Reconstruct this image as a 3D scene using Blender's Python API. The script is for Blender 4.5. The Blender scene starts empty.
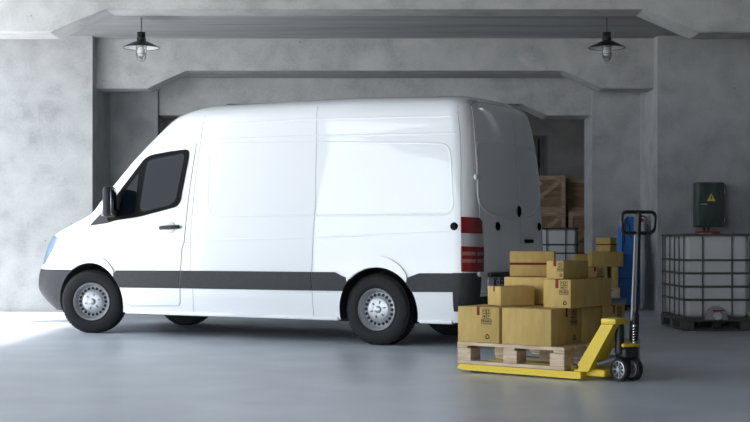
import bpy, bmesh, math, random
from mathutils import Vector, Matrix
from mathutils.bvhtree import BVHTree
random.seed(7)
SC = bpy.context.scene
COL = SC.collection
PI = math.pi

# ------------------------------------------------------------------ helpers
def link(o, parent=None):
    COL.objects.link(o)
    if parent: o.parent = parent
    return o

def obj(name, bm, mat, parent=None, smooth=35, keep=False):
    me = bpy.data.meshes.new(name)
    bmesh.ops.recalc_face_normals(bm, faces=bm.faces[:]) if not keep else None
    bm.to_mesh(me); bm.free()
    for m in (mat if isinstance(mat, (list, tuple)) else [mat]): me.materials.append(m)
    if smooth:
        me.polygons.foreach_set('use_smooth', [True]*len(me.polygons))
        me.set_sharp_from_angle(angle=math.radians(smooth))
    return link(bpy.data.objects.new(name, me), parent)

def tag(o, label=None, cat=None, group=None, kind=None):
    if label: o['label'] = label
    if cat: o['category'] = cat
    if group: o['group'] = group
    if kind: o['kind'] = kind
    return o

def thing(name, label, cat, loc=(0, 0, 0), rz=0, group=None):
    o = bpy.data.objects.new(name, None); COL.objects.link(o)
    o.empty_display_size = .2
    o.location = loc; o.rotation_euler = (0, 0, rz)
    return tag(o, label, cat, group)

def struct(name, bm, mat, smooth=0):
    o = obj(name, bm, mat, None, smooth); o['kind'] = 'structure'; return o

def NB(): return bmesh.new()

def box(bm, x0, x1, y0, y1, z0, z1, bev=0, seg=2, M=None):
    r = bmesh.ops.create_cube(bm, size=1)
    vs = r['verts']
    bmesh.ops.scale(bm, vec=(x1-x0, y1-y0, z1-z0), verts=vs)
    bmesh.ops.translate(bm, vec=((x0+x1)/2, (y0+y1)/2, (z0+z1)/2), verts=vs)
    if bev:
        es = list({e for v in vs for e in v.link_edges})
        rr = bmesh.ops.bevel(bm, geom=es, offset=bev, segments=seg, affect='EDGES', profile=.5)
        vs = list({v for f in rr['faces'] for v in f.verts} | {v for v in vs if v.is_valid})
    if M is not None: bmesh.ops.transform(bm, matrix=M, verts=vs)
    return vs

def prism(bm, poly, y0, y1, M=None):
    """poly of (x,z) swept along y"""
    a = [bm.verts.new((x, y0, z)) for x, z in poly]; b = [bm.verts.new((x, y1, z)) for x, z in poly]
    n = len(poly)
    bm.faces.new(a); bm.faces.new(b[::-1])
    for i in range(n):
        j = (i+1) % n
        bm.faces.new((a[j], a[i], b[i], b[j]))
    if M is not None: bmesh.ops.transform(bm, matrix=M, verts=a+b)
    return a+b

def tube(bm, pts, r, n=10, closed=False, cap=True, sq=None):
    pts = [Vector(p) for p in pts]; N = len(pts)
    rings = []
    up0 = None
    for i, p in enumerate(pts):
        if closed: t = (pts[(i+1) % N]-pts[i-1]).normalized()
        else: t = (pts[min(i+1, N-1)]-pts[max(i-1, 0)]).normalized()
        if up0 is None:
            up0 = Vector((0, 0, 1)) if abs(t.z) < .9 else Vector((0, 1, 0))
        u = (up0 - t*up0.dot(t))
        if u.length < 1e-5: u = t.orthogonal()
        u.normalize(); w = t.cross(u); up0 = u
        rr = r[i] if isinstance(r, (list, tuple)) else r
        ring = []
        for k in range(n):
            a = 2*PI*(k+.5)/n
            if sq: ca, sa = (math.copysign(1, math.cos(a))*sq[0], math.copysign(1, math.sin(a))*sq[1]) if n == 4 else (math.cos(a)*sq[0], math.sin(a)*sq[1])
            else: ca, sa = math.cos(a)*rr, math.sin(a)*rr
            ring.append(bm.verts.new(p+u*ca+w*sa))
        rings.append(ring)
    for i in range(N if closed else N-1):
        A, B = rings[i], rings[(i+1) % N]
        for k in range(n):
            bm.faces.new((A[k], A[(k+1) % n], B[(k+1) % n], B[k]))
    if cap and not closed:
        bm.faces.new(rings[0][::-1]); bm.faces.new(rings[-1])
    return [v for q in rings for v in q]

def lathe(bm, prof, n=40, M=None):
    """prof: (r, h) about local Z"""
    rings = []; vs = []
    for r, h in prof:
        if r < 1e-6:
            v = bm.verts.new((0, 0, h)); rings.append([v]); vs.append(v)
        else:
            q = [bm.verts.new((r*math.cos(2*PI*k/n), r*math.sin(2*PI*k/n), h)) for k in range(n)]
            rings.append(q); vs += q
    for A, B in zip(rings, rings[1:]):
        for k in range(n):
            k2 = (k+1) % n
            if len(A) == 1 and len(B) == 1: continue
            if len(A) == 1: bm.faces.new((A[0], B[k2], B[k]))
            elif len(B) == 1: bm.faces.new((A[k], A[k2], B[0]))
            else: bm.faces.new((A[k], A[k2], B[k2], B[k]))
    if M is not None: bmesh.ops.transform(bm, matrix=M, verts=vs)
    return vs

def rrect(x0, x1, z0, z1, r, n=6):
    out = []
    for cx, cz, a0 in ((x1-r, z1-r, 0), (x0+r, z1-r, 90), (x0+r, z0+r, 180), (x1-r, z0+r, 270)):
        for k in range(n+1):
            a = math.radians(a0+90*k/n); out.append((cx+r*math.cos(a), cz+r*math.sin(a)))
    return out

def round_poly(poly, r=.05, n=5):
    out = []; N = len(poly)
    P = [Vector(p) for p in poly]
    for i in range(N):
        a, b, c = P[i-1], P[i], P[(i+1) % N]
        d1 = (a-b); d2 = (c-b); l = min(r, d1.length*.45, d2.length*.45)
        p1 = b+d1.normalized()*l; p2 = b+d2.normalized()*l
        for k in range(n+1):
            t = k/n; out.append(tuple((1-t)**2*p1+2*t*(1-t)*b+t*t*p2))
    return out

# ------------------------------------------------------------------ materials
def mat(name, col=(.8, .8, .8), rough=.5, metal=0, spec=.5, coat=0, coat_rough=.05, trans=0, ior=1.45, alpha=1):
    m = bpy.data.materials.new(name); m.use_nodes = True
    b = m.node_tree.nodes['Principled BSDF']
    b.inputs['Base Color'].default_value = (*col, 1)
    b.inputs['Roughness'].default_value = rough
    b.inputs['Metallic'].default_value = metal
    b.inputs['Specular IOR Level'].default_value = spec
    b.inputs['Coat Weight'].default_value = coat
    b.inputs['Coat Roughness'].default_value = coat_rough
    b.inputs['Transmission Weight'].default_value = trans
    b.inputs['IOR'].default_value = ior
    return m

def noisy(m, c1, c2, scale=6, detail=6, stretch=(1, 1, 1), rough=None, bump=0, lo=.35, hi=.65, coord='Object'):
    nt = m.node_tree; N = nt.nodes; L = nt.links; b = N['Principled BSDF']
    tc = N.new('ShaderNodeTexCoord'); mp = N.new('ShaderNodeMapping'); mp.inputs['Scale'].default_value = stretch
    L.new(tc.outputs[coord], mp.inputs['Vector'])
    nz = N.new('ShaderNodeTexNoise'); nz.inputs['Scale'].default_value = scale; nz.inputs['Detail'].default_value = detail
    L.new(mp.outputs[0], nz.inputs['Vector'])
    cr = N.new('ShaderNodeValToRGB'); cr.color_ramp.elements[0].position = lo; cr.color_ramp.elements[1].position = hi
    cr.color_ramp.elements[0].color = (*c1, 1); cr.color_ramp.elements[1].color = (*c2, 1)
    L.new(nz.outputs['Fac'], cr.inputs[0]); L.new(cr.outputs[0], b.inputs['Base Color'])
    if rough:
        mr = N.new('ShaderNodeMapRange'); mr.inputs['To Min'].default_value = rough[0]; mr.inputs['To Max'].default_value = rough[1]
        L.new(nz.outputs['Fac'], mr.inputs['Value']); L.new(mr.outputs[0], b.inputs['Roughness'])
    if bump:
        bp = N.new('ShaderNodeBump'); bp.inputs['Strength'].default_value = bump; bp.inputs['Distance'].default_value = .01
        L.new(nz.outputs['Fac'], bp.inputs['Height']); L.new(bp.outputs[0], b.inputs['Normal'])
    return m

def concrete(name, base, seed=0, warm=1.0, streak=(1, 1, 1), rough=.75):
    m = mat(name, base, rough, spec=.3)
    nt = m.node_tree; N = nt.nodes; L = nt.links; b = N['Principled BSDF']
    tc = N.new('ShaderNodeTexCoord'); mp = N.new('ShaderNodeMapping')
    mp.inputs['Location'].default_value = (seed*3.7, seed*1.9, seed*2.3); mp.inputs['Scale'].default_value = streak
    L.new(tc.outputs['Object'], mp.inputs['Vector'])
    def nz(s, d, dist=0):
        n = N.new('ShaderNodeTexNoise'); n.inputs['Scale'].default_value = s; n.inputs['Detail'].default_value = d
        n.inputs['Distortion'].default_value = dist
        L.new(mp.outputs[0], n.inputs['Vector']); return n
    n1, n2, n3 = nz(.8, 7, .15), nz(3.2, 10, .3), nz(30, 5)
    def math_(op, a, v):
        q = N.new('ShaderNodeMath'); q.operation = op
        L.new(a, q.inputs[0])
        if isinstance(v, (int, float)): q.inputs[1].default_value = v
        else: L.new(v, q.inputs[1])
        return q.outputs[0]
    s = math_('ADD', math_('MULTIPLY', n1.outputs['Fac'], .60), math_('MULTIPLY', n2.outputs['Fac'], .70))
    s = math_('ADD', s, math_('MULTIPLY', n3.outputs['Fac'], .30))
    cr = N.new('ShaderNodeValToRGB'); e = cr.color_ramp.elements
    e[0].position = .60; e[1].position = 1.0
    d = tuple(c*.78 for c in base); l = (min(1, base[0]*1.16*warm), base[1]*1.16, base[2]*1.16/warm)
    e[0].color = (*d, 1); e[1].color = (*l, 1)
    mid = cr.color_ramp.elements.new(.80); mid.color = (*base, 1)
    L.new(s, cr.inputs[0])
    # sparse dark pits
    v = N.new('ShaderNodeTexVoronoi'); v.inputs['Scale'].default_value = 3.2
    L.new(mp.outputs[0], v.inputs['Vector'])
    pr = N.new('ShaderNodeMapRange'); pr.inputs['From Min'].default_value = .02; pr.inputs['From Max'].default_value = .055
    pr.inputs['To Min'].default_value = .55; pr.inputs['To Max'].default_value = 1
    L.new(v.outputs['Distance'], pr.inputs['Value'])
    mx = N.new('ShaderNodeMix'); mx.data_type = 'RGBA'; mx.blend_type = 'MULTIPLY'; mx.inputs['Factor'].default_value = 1
    L.new(cr.outputs[0], mx.inputs['A']); L.new(pr.outputs[0], mx.inputs['B'])
    L.new(mx.outputs['Result'], b.inputs['Base Color'])
    bp = N.new('ShaderNodeBump'); bp.inputs['Strength'].default_value = .25; bp.inputs['Distance'].default_value = .02
    L.new(s, bp.inputs['Height']); L.new(bp.outputs[0], b.inputs['Normal'])
    return m

C_WALL = concrete('concrete_wall', (.40, .40, .40), 1)
C_BEAM = concrete('concrete_beam', (.42, .417, .412), 2)
C_FRONT = concrete('concrete_front_beam', (.47, .465, .455), 3)
C_CEIL = concrete('concrete_ceiling', (.37, .37, .37), 4, streak=(.25, 1.6, 1))
C_SLAB = concrete('formwork_concrete', (.34, .34, .34), 7, streak=(.18, 2.2, 1))
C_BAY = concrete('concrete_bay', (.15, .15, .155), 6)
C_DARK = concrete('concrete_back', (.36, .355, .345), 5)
M_FLOOR = mat('polished_floor', (.33, .35, .375), .32, spec=.5)
noisy(M_FLOOR, (.46, .495, .545), (.60, .635, .68), 1.6, 10, rough=(.24, .42), lo=.3, hi=.7)
M_GROUND = mat('outdoor_paving', (.62, .61, .59), .8)
noisy(M_GROUND, (.55, .54, .52), (.66, .65, .63), 2, 5)

M_PAINT = mat('white_paint', (.82, .825, .835), .35, coat=1, coat_rough=.03, spec=.5)
M_GAP = mat('seam_grey', (.33, .33, .34), .6)
M_TRIM = mat('black_plastic', (.034, .035, .038), .55, spec=.35)
noisy(M_TRIM, (.030, .031, .034), (.038, .039, .042), 60, 2)
M_TYRE = mat('tyre_rubber', (.018, .018, .019), .75, spec=.3)
M_RIM = mat('silver_steel', (.46, .47, .49), .38, metal=.7)
M_RIMDK = mat('dark_slot', (.02, .02, .022), .7)
M_GLASS = mat('tinted_glass', (.003, .0055, .010), .04, spec=.2)
M_RUBBER = mat('window_rubber', (.002, .002, .002), .45, spec=.08)
M_RED = mat('red_lens', (.20, .008, .010), .12, coat=1)
M_CLEAR = mat('clear_lens', (.46, .45, .45), .12, coat=1)
M_PALERED = mat('pale_red_lens', (.32, .13, .13), .12, coat=1)
M_HEAD = mat('headlight_glass', (.22, .30, .38), .06, coat=1)
M_PLATE = mat('plate_white', (.52, .53, .55), .4)
M_INK = mat('plate_ink', (.008, .012, .05), .5)
M_HINGE = mat('hinge_white', (.75, .75, .75), .35)
M_CARD = mat('cardboard', (.42, .29, .115), .82, spec=.2)
noisy(M_CARD, (.46, .315, .105), (.52, .365, .135), 5, 6, stretch=(4, 4, 1))
M_TAPE = mat('red_tape', (.19, .018, .013), .6, spec=.2)
M_MARK = mat('black_print', (.025, .02, .012), .7)
M_WOOD = mat('pallet_wood', (.58, .45, .31), .75)
noisy(M_WOOD, (.46, .33, .20), (.66, .53, .38), 5, 8, stretch=(1, 1, 7))
M_CRATE = mat('crate_wood', (.33, .20, .11), .8)
noisy(M_CRATE, (.48, .33, .22), (.66, .49, .34), 4, 8, stretch=(1.2, 5, 8))
M_CRATED = mat('crate_planks', (.36, .24, .15), .8)
noisy(M_CRATED, (.31, .20, .125), (.44, .30, .19), 4, 8, stretch=(1.2, 5, 8))
M_TANK_BRIGHT = mat('brightened_polyethylene', (.88, .89, .90), .4)  # brighter copy of the tank colour, making up for weak light at the back
M_YEL = mat('yellow_paint', (.76, .53, .018), .38, coat=.3)
M_BLK = mat('black_metal', (.014, .014, .016), .42)
M_GREY = mat('grey_metal', (.16, .165, .175), .4, metal=.4)
M_CHROME = mat('chrome', (.7, .7, .72), .15, metal=1)
M_WHEELR = mat('wheel_rubber', (.013, .013, .014), .6)
M_LITFACE = mat('lit_face_grey', (.34, .35, .37), .5)
M_BLUE = mat('blue_plastic', (.04, .20, .62), .45)
M_BLUEGREY = mat('blue_grey_metal', (.20, .24, .31), .4)
M_TANK = mat('white_polyethylene', (.60, .60, .60), .42)
M_CAGE = mat('galvanised_cage', (.10, .098, .09), .5, metal=.3)
M_VALVE = mat('valve_shield', (.30, .28, .27), .5)
M_VRED = mat('red_plastic', (.32, .02, .015), .45)
M_GREEN = mat('dark_green_enamel', (.022, .034, .028), .38)
noisy(M_GREEN, (.026, .040, .034), (.066, .09, .076), 7, 8, stretch=(1, 1, .4))
M_WARN = mat('warning_yellow', (.75, .62, .12), .5)
M_ENAM = mat('white_enamel', (.78, .78, .77), .3)
M_LAMP = mat('black_enamel', (.012, .012, .013), .3)
M_JAR = mat('clear_glass_jar', (.95, .96, .96), .02, trans=1, ior=1.3)
M_BULB = mat('frosted_bulb', (.82, .82, .80), .35)

# ------------------------------------------------------------------ setting
YF, YA, YAb, YB, YBe, YC = 17.5, 20.0, 20.27, 21.3, 22.1, 28.0
FX0 = -2.6     # the front wall starts here; left of it the entrance is open
XR = 7.0        # inner face of the right wall
b = NB(); box(b, -9.6, XR+.3, -4.0, 33, -.3, 0); struct('floor', b, M_FLOOR)
b = NB(); box(b, -60, 60, -60, 60, -.5, -.305); o = struct('ground', b, M_GROUND)

def beam(name, y0, y1, xo, xi, zo, zi, zt, xe, m, bevel=0):
    poly = [(-xe, zt), (-xe, zo), (-xo, zo), (-xi, zi), (xi, zi), (xo, zo), (xe, zo), (xe, zt)]
    bm = NB(); prism(bm, poly, y0, y1)
    if bevel:
        es = [e for e in bm.edges if all(abs(v.co.y-y0) < 1e-4 for v in e.verts) and all(v.co.z < zt-.01 for v in e.verts) and abs(e.verts[0].co.x-e.verts[1].co.x) > .01]
        bmesh.ops.bevel(bm, geom=es, offset=bevel, segments=1, affect='EDGES')
    return struct(name, bm, m)

beam('beam_front', YF, 18.1, 4.17, 3.46, 3.715, 4.025, 5.2, 6.3, C_FRONT, .012)
beam('beam_middle', YAb, 20.75, 3.38, 2.80, 3.304, 3.58, 4.3, 4.14, C_BEAM, .012)
beam('beam_rear', YB+.08, YBe, 2.71, 2.29, 3.005, 3.20, 4.0, 3.39, C_BEAM, .012)
b = NB(); box(b, -6.05, XR, 18.1, YA+.3, 4.045, 4.4); struct('ceiling_front', b, C_SLAB)
b = NB(); box(b, -4.14, 4.14, 20.75, YB+.08, 3.585, 3.95); struct('ceiling_middle', b, C_SLAB)
b = NB(); box(b, -9, XR, YBe, 32, 3.9, 4.3); struct('ceiling_rear', b, C_CEIL)
for nm, s in (('wall_left', -1), ('wall_right', 1)):
    xe = 6.6 if s < 0 else XR
    b = NB(); box(b, *sorted((s*4.14, s*xe)), YA, YB, 0, 4.4); struct(nm, b, C_WALL)
    b = NB(); box(b, *sorted((s*3.39, s*xe)), YB, YBe, 0, 4.4); struct(nm+'_inner', b, C_WALL)
    b = NB(); box(b, *sorted((s*3.54, s*(9 if s < 0 else XR))), YC, YC+.5, 0, 3.9); struct(nm+'_rear', b, C_DARK)
b = NB(); box(b, -3.54, 3.54, YC+.05, YC+.5, 3.2, 3.9); struct('beam_back', b, C_DARK)
b = NB(); box(b, -9, XR, 32, 32.4, 0, 4.3); struct('wall_back', b, C_DARK)
b = NB(); box(b, -9.4, -9, YA, 32.4, 0, 4.4); struct('wall_side_left', b, C_DARK)
b = NB(); box(b, XR, XR+.4, -4, 32.4, 0, 5.2); struct('wall_side_right', b, C_BAY)
b = NB(); box(b, -3.5, XR+.4, -4, YF, 5.2, 5.6); box(b, -6.3, -3.5, -4, YF, 5.2, 5.6); box(b, -9.3, -6.3, -4, 10.7, 5.2, 5.6); struct('ceiling_bay', b, C_BAY)
b = NB(); box(b, -8.4, -8.0, 17.4, 20, 0, 2.6); struct('sky_blocker_wall', b, C_BAY)  # unseen wall, added to hold back sky light from the left wall
b = NB(); box(b, FX0, XR+.4, -4.4, -4, 0, 5.6); struct('wall_front', b, C_BAY)
b = NB(); box(b, -6.6, -6.3, 10.7, 12.4, 0, 5.2); struct('wall_entrance', b, C_WALL)
b = NB(); box(b, -9.3, -8.8, -4.4, -3.9, 0, 3.9); struct('pillar_entrance', b, C_WALL)
# door leaf standing in the rear opening, seen as dark uprights
b = NB(); box(b, 3.2, 3.26, YC+1.0, YC+1.1, 0, 3.2); box(b, 3.46, 3.5, YC+1.0, YC+1.1, 0, 3.2); struct('door_frame', b, M_BLK)

# ------------------------------------------------------------------ van
TH = math.atan2(1.77, 3.217); WB = 3.672
dx, dy = math.cos(TH), -math.sin(TH)
O = Vector((0.013-dx*WB+math.sin(TH)*.95, 13.65-dy*WB+math.cos(TH)*.95, 0))
VAN = thing('cargo_van', 'white high-roof panel van parked across the middle of the garage', 'van', O, -TH)

def interp(tab, z):
    if z <= tab[0][0]: return tab[0][1]
    if z >= tab[-1][0]: return tab[-1][1]
    for i in range(len(tab)-1):
        if tab[i][0] <= z <= tab[i+1][0]:
            x0, y0 = tab[i]; x1, y1 = tab[i+1]
            m = lambda j: ((tab[j+1][1]-tab[j-1][1])/(tab[j+1][0]-tab[j-1][0])) if 0 < j < len(tab)-1 else ((tab[1][1]-tab[0][1])/(tab[1][0]-tab[0][0]) if j == 0 else (tab[-1][1]-tab[-2][1])/(tab[-1][0]-tab[-2][0]))
            h = x1-x0; t = (z-x0)/h; m0, m1 = m(i), m(i+1)
            sl = (y1-y0)/h      # limit slopes (monotone)
            if sl == 0: m0 = m1 = 0
            else:
                m0 = 0 if m0/sl < 0 else min(m0/sl, 3)*sl; m1 = 0 if m1/sl < 0 else min(m1/sl, 3)*sl
            return (2*t**3-3*t*t+1)*y0+(t**3-2*t*t+t)*h*m0+(-2*t**3+3*t*t)*y1+(t**3-t*t)*h*m1
T_B = [(.25, .955), (.5, .985), (.75, .995), (1.1, .995), (1.3, .985), (1.7, .955), (2.0, .92), (2.15, .902), (2.3, .888), (2.41, .86), (2.485, .785), (2.53, .60), (2.555, .30), (2.565, .05)]
T_R = [(.25, 4.73), (.7, 4.77), (1.1, 4.765), (1.7, 4.74), (2.1, 4.70), (2.38, 4.655), (2.47, 4.62), (2.53, 4.54), (2.565, 4.3)]
T_A = [(.25, .55), (.5, .60), (.8, .6), (1.1, .6), (1.3, .58), (1.45, .52), (1.7, .44), (2.0, .42), (2.3, .46), (2.45, .5), (2.565, .4)]
T_S = [(.25, -.48), (.35, -.62), (.45, -.72), (.53, -.746), (.70, -.725), (.79, -.70), (.95, -.64), (1.09, -.555), (1.156, -.444), (1.25, -.22), (1.357, .028), (1.45, .125), (1.579, .258), (1.743, .43), (2.0, .71), (2.304, 1.10), (2.41, 1.27), (2.485, 1.52), (2.53, 1.78), (2.565, 2.2)]
NE = 2.4
def plan(z):
    B, R, a = interp(T_B, z), interp(T_R, z), interp(T_A, z)
    best = 1e9
    for k in range(41):
        p = PI/2*k/40
        y = B*math.sin(p)**(2/NE); s = -a*math.cos(p)**(2/NE)
        best = min(best, s+.86*(.98-y))
    S = interp(T_S, z)-best
    return B, R, a, S
def half_ring(z):
    B, R, a, S = plan(z)
    rc = min(.18, B*.4); out = []
    for k in range(17):
        p = PI/2*k/16
        out.append((S-a*max(0, math.cos(p))**(2/NE), B*math.sin(p)**(2/NE)))
    bul = .05
    for k in range(1, 49):
        out.append((S+(R-bul*.75-rc-S)*k/48, B))
    for k in range(1, 9):
        p = PI/2*k/8
        out.append((R-bul*.75-rc+rc*math.sin(p), B-rc+rc*math.cos(p)))
    y1 = B-rc
    for k in range(1, 9):
        y = y1*(1-k/8); out.append((R-bul*.75*(y/y1)**2, y))
    return out
def sag(s, z):
    t = max(0, min(1, (s-2.9)/1.8)); t = t*t*(3-2*t); q = max(0, min(1, (z-2.1)/.3))
    return -.045*t*q
ZS = [.25, .27, .31, .36, .42, .48, .54, .60, .66, .70, .75, .80, .86, .92, .98, 1.04, 1.10, 1.15, 1.20, 1.25, 1.30, 1.35, 1.40, 1.46, 1.52, 1.58, 1.64, 1.70, 1.76, 1.82, 1.88, 1.94, 2.0, 2.05, 2.10, 2.15, 2.20, 2.25, 2.30, 2.34, 2.38, 2.41, 2.44, 2.465, 2.485, 2.505, 2.52, 2.535, 2.545, 2.555, 2.561, 2.565]
def make_body():
    bm = NB(); rings = []
    for z in ZS:
        h = half_ring(z)
        full = [(s, -y) for s, y in h] + [(s, y) for s, y in h[-2:0:-1]]
        rings.append([bm.verts.new((s, y, z+sag(s, z))) for s, y in full])
    n = len(rings[0])
    for A, B2 in zip(rings, rings[1:]):
        for k in range(n):
            bm.faces.new((A[k], A[(k+1) % n], B2[(k+1) % n], B2[k]))
    bm.faces.new(rings[0][::-1]); bm.faces.new(rings[-1])
    bmesh.ops.recalc_face_normals(bm, faces=bm.faces[:])
    return bm
body_bm = make_body()
BVH = BVHTree.FromBMesh(body_bm)
body = obj('body_shell', body_bm, [M_PAINT, M_RIMDK], VAN, 30)
ARCH = ((0.02, .345, .45), (3.70, .335, .445))
cutters = []
for cx, cz, r in ARCH:
    for s in (-1, 1):
        b = NB(); lathe(b, [(0, 0), (r, 0), (r, .62), (0, .62)], 64, Matrix.Translation((cx, s*.52 if s > 0 else -1.14, cz)) @ Matrix.Rotation(-PI/2, 4, 'X'))
        bmesh.ops.recalc_face_normals(b, faces=b.faces[:])
        c = obj('arch_cutter', b, [M_RIMDK], VAN, 0); cutters.append(c)
        md = body.modifiers.new('arch', 'BOOLEAN'); md.operation = 'DIFFERENCE'; md.object = c; md.solver = 'EXACT'
        try: md.material_mode = 'TRANSFER'
        except Exception: pass
bpy.context.view_layer.update()
dg = bpy.context.evaluated_depsgraph_get()
newme = bpy.data.meshes.new_from_object(body.evaluated_get(dg))
body.modifiers.clear(); body.data = newme
newme.polygons.foreach_set('use_smooth', [True]*len(newme.polygons)); newme.set_sharp_from_angle(angle=math.radians(30))
for c in cutters: bpy.data.objects.remove(c)

AX = {'near': (Vector((1, 0, 0)), Vector((0, 1, 0)), Vector((0, -4, 0))),
      'far': (Vector((1, 0, 0)), Vector((0, -1, 0)), Vector((0, 4, 0))),
      'rear': (Vector((0, 1, 0)), Vector((-1, 0, 0)), Vector((9, 0, 0))),
      'front': (Vector((0, 1, 0)), Vector((1, 0, 0)), Vector((-6, 0, 0))),
      'nr': (Vector((.77, .64, 0)).normalized(), Vector((-.64, .77, 0)).normalized(), Vector((3.84, -4.62, 0))),
      'fr': (Vector((.77, -.64, 0)).normalized(), Vector((-.64, -.77, 0)).normalized(), Vector((3.84, 4.62, 0))),
      'nf': (Vector((.64, -.77, 0)).normalized(), Vector((.77, .64, 0)).normalized(), Vector((-4.62, -3.84, 0))),
      'ff': (Vector((.64, .77, 0)).normalized(), Vector((.77, -.64, 0)).normalized(), Vector((-4.62, 3.84, 0)))}
def proj(view, a, z):
    e, D, o = AX[view]
    base = o + e*a + Vector((0, 0, z))
    h = BVH.ray_cast(base, D)
    return h[0]
def patch(view, poly, off, thick, step=.05, into=None):
    """polygon in the view plane laid on the body skin, `off` proud of it, with real thickness"""
    bm = NB()
    e, D, o = AX[view]
    vs = [bm.verts.new((p[0], 0, p[1])) for p in poly]
    bm.faces.new(vs)
    xs = [p[0] for p in poly]; zs = [p[1] for p in poly]
    for ax, lo, hi in ((0, min(xs), max(xs)), (2, min(zs), max(zs))):
        n = max(1, int((hi-lo)/step))
        for k in range(1, n):
            co = [0, 0, 0]; co[ax] = lo+(hi-lo)*k/n; no = [0, 0, 0]; no[ax] = 1
            bmesh.ops.bisect_plane(bm, geom=bm.verts[:]+bm.edges[:]+bm.faces[:], plane_co=co, plane_no=no)
    bmesh.ops.triangulate(bm, faces=[f for f in bm.faces if len(f.verts) > 4])
    bm.verts.ensure_lookup_table()
    n0 = len(bm.verts); last = None
    for v in bm.verts:
        h = proj(view, v.co.x, v.co.z)
        if h is None:
            h = BVH.find_nearest(o+e*v.co.x+Vector((0, 0, v.co.z))+D*(5.0))[0]
        v.co = h - D*off
    fs = bm.faces[:]
    r = bmesh.ops.extrude_face_region(bm, geom=fs)
    nv = [g for g in r['geom'] if isinstance(g, bmesh.types.BMVert)]
    bmesh.ops.translate(bm, vec=D*thick, verts=nv)
    if into is not None:
        me = bpy.data.meshes.new('tmp'); bmesh.ops.recalc_face_normals(bm, faces=bm.faces[:]); bm.to_mesh(me); bm.free()
        into.from_mesh(me); bpy.data.meshes.remove(me); return into
    return bm
def bead(view, pts, r, closed=False, off=0, step=.06, bm=None, n=8):
    e, D, o = AX[view]
    P = []
    N = len(pts)
    for i in range(N if closed else N-1):
        a, c = Vector(pts[i]), Vector(pts[(i+1) % N])
        m = max(1, int((c-a).length/step))
        for k in range(m): P.append(a.lerp(c, k/m))
    if not closed: P.append(Vector(pts[-1]))
    Q = []
    for p in P:
        h = proj(view, p.x, p.y)
        if h is not None: Q.append(h-D*off)
    bm = bm or NB(); tube(bm, Q, r, n, closed); return bm
def both(fn, *a):
    for v in ('near', 'far'): fn(v, *a)
def inflate(poly, d):
    c = Vector((sum(p[0] for p in poly)/len(poly), sum(p[1] for p in poly)/len(poly)))
    N = len(poly); out = []; A = sum(poly[i-1][0]*poly[i][1]-poly[i][0]*poly[i-1][1] for i in range(N))
    sg = 1 if A > 0 else -1
    for i in range(N):
        a, b2, c2 = Vector(poly[i-1]), Vector(poly[i]), Vector(poly[(i+1) % N])
        t1 = (b2-a).normalized(); t2 = (c2-b2).normalized()
        nrm = Vector((t1.y+t2.y, -(t1.x+t2.x)))
        nrm = nrm.normalized()*sg if nrm.length > 1e-6 else Vector((0, 0))
        out.append(tuple(b2+nrm*d))
    return out

DOOR = [(1.43, 2.093), (1.37, 1.517), (1.329, 1.036), (1.296, .966), (1.28, .717), (1.256, .37), (1.229, .341), (.564, .325), (.528, .354), (.481, .531), (.398, .708), (.244, .852), (.23, 1.235), (.25, 1.37), (.415, 1.595), (.807, 1.987), (.903, 2.04), (1.1, 2.075)]
FRAME = [(.751, 1.957), (.848, 1.992), (1.10, 2.022), (1.31, 2.037), (1.345, 2.014), (1.348, 1.939), (1.27, 1.465), (1.216, 1.411), (.71, 1.307), (.415, 1.275), (.27, 1.25), (.27, 1.375), (.443, 1.61), (.626, 1.815)]
GLASS = [(.795, 1.93), (1.27, 1.995), (1.296, 1.962), (1.216, 1.487), (1.148, 1.434), (.765, 1.361), (.724, 1.406)]
QUART = [(.69, 1.80), (.655, 1.355), (.46, 1.315), (.44, 1.45), (.50, 1.585)]
FL = round_poly(FRAME, .05, 3); GL = round_poly(GLASS, .06, 4); QL = round_poly(QUART, .04, 3)
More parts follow.
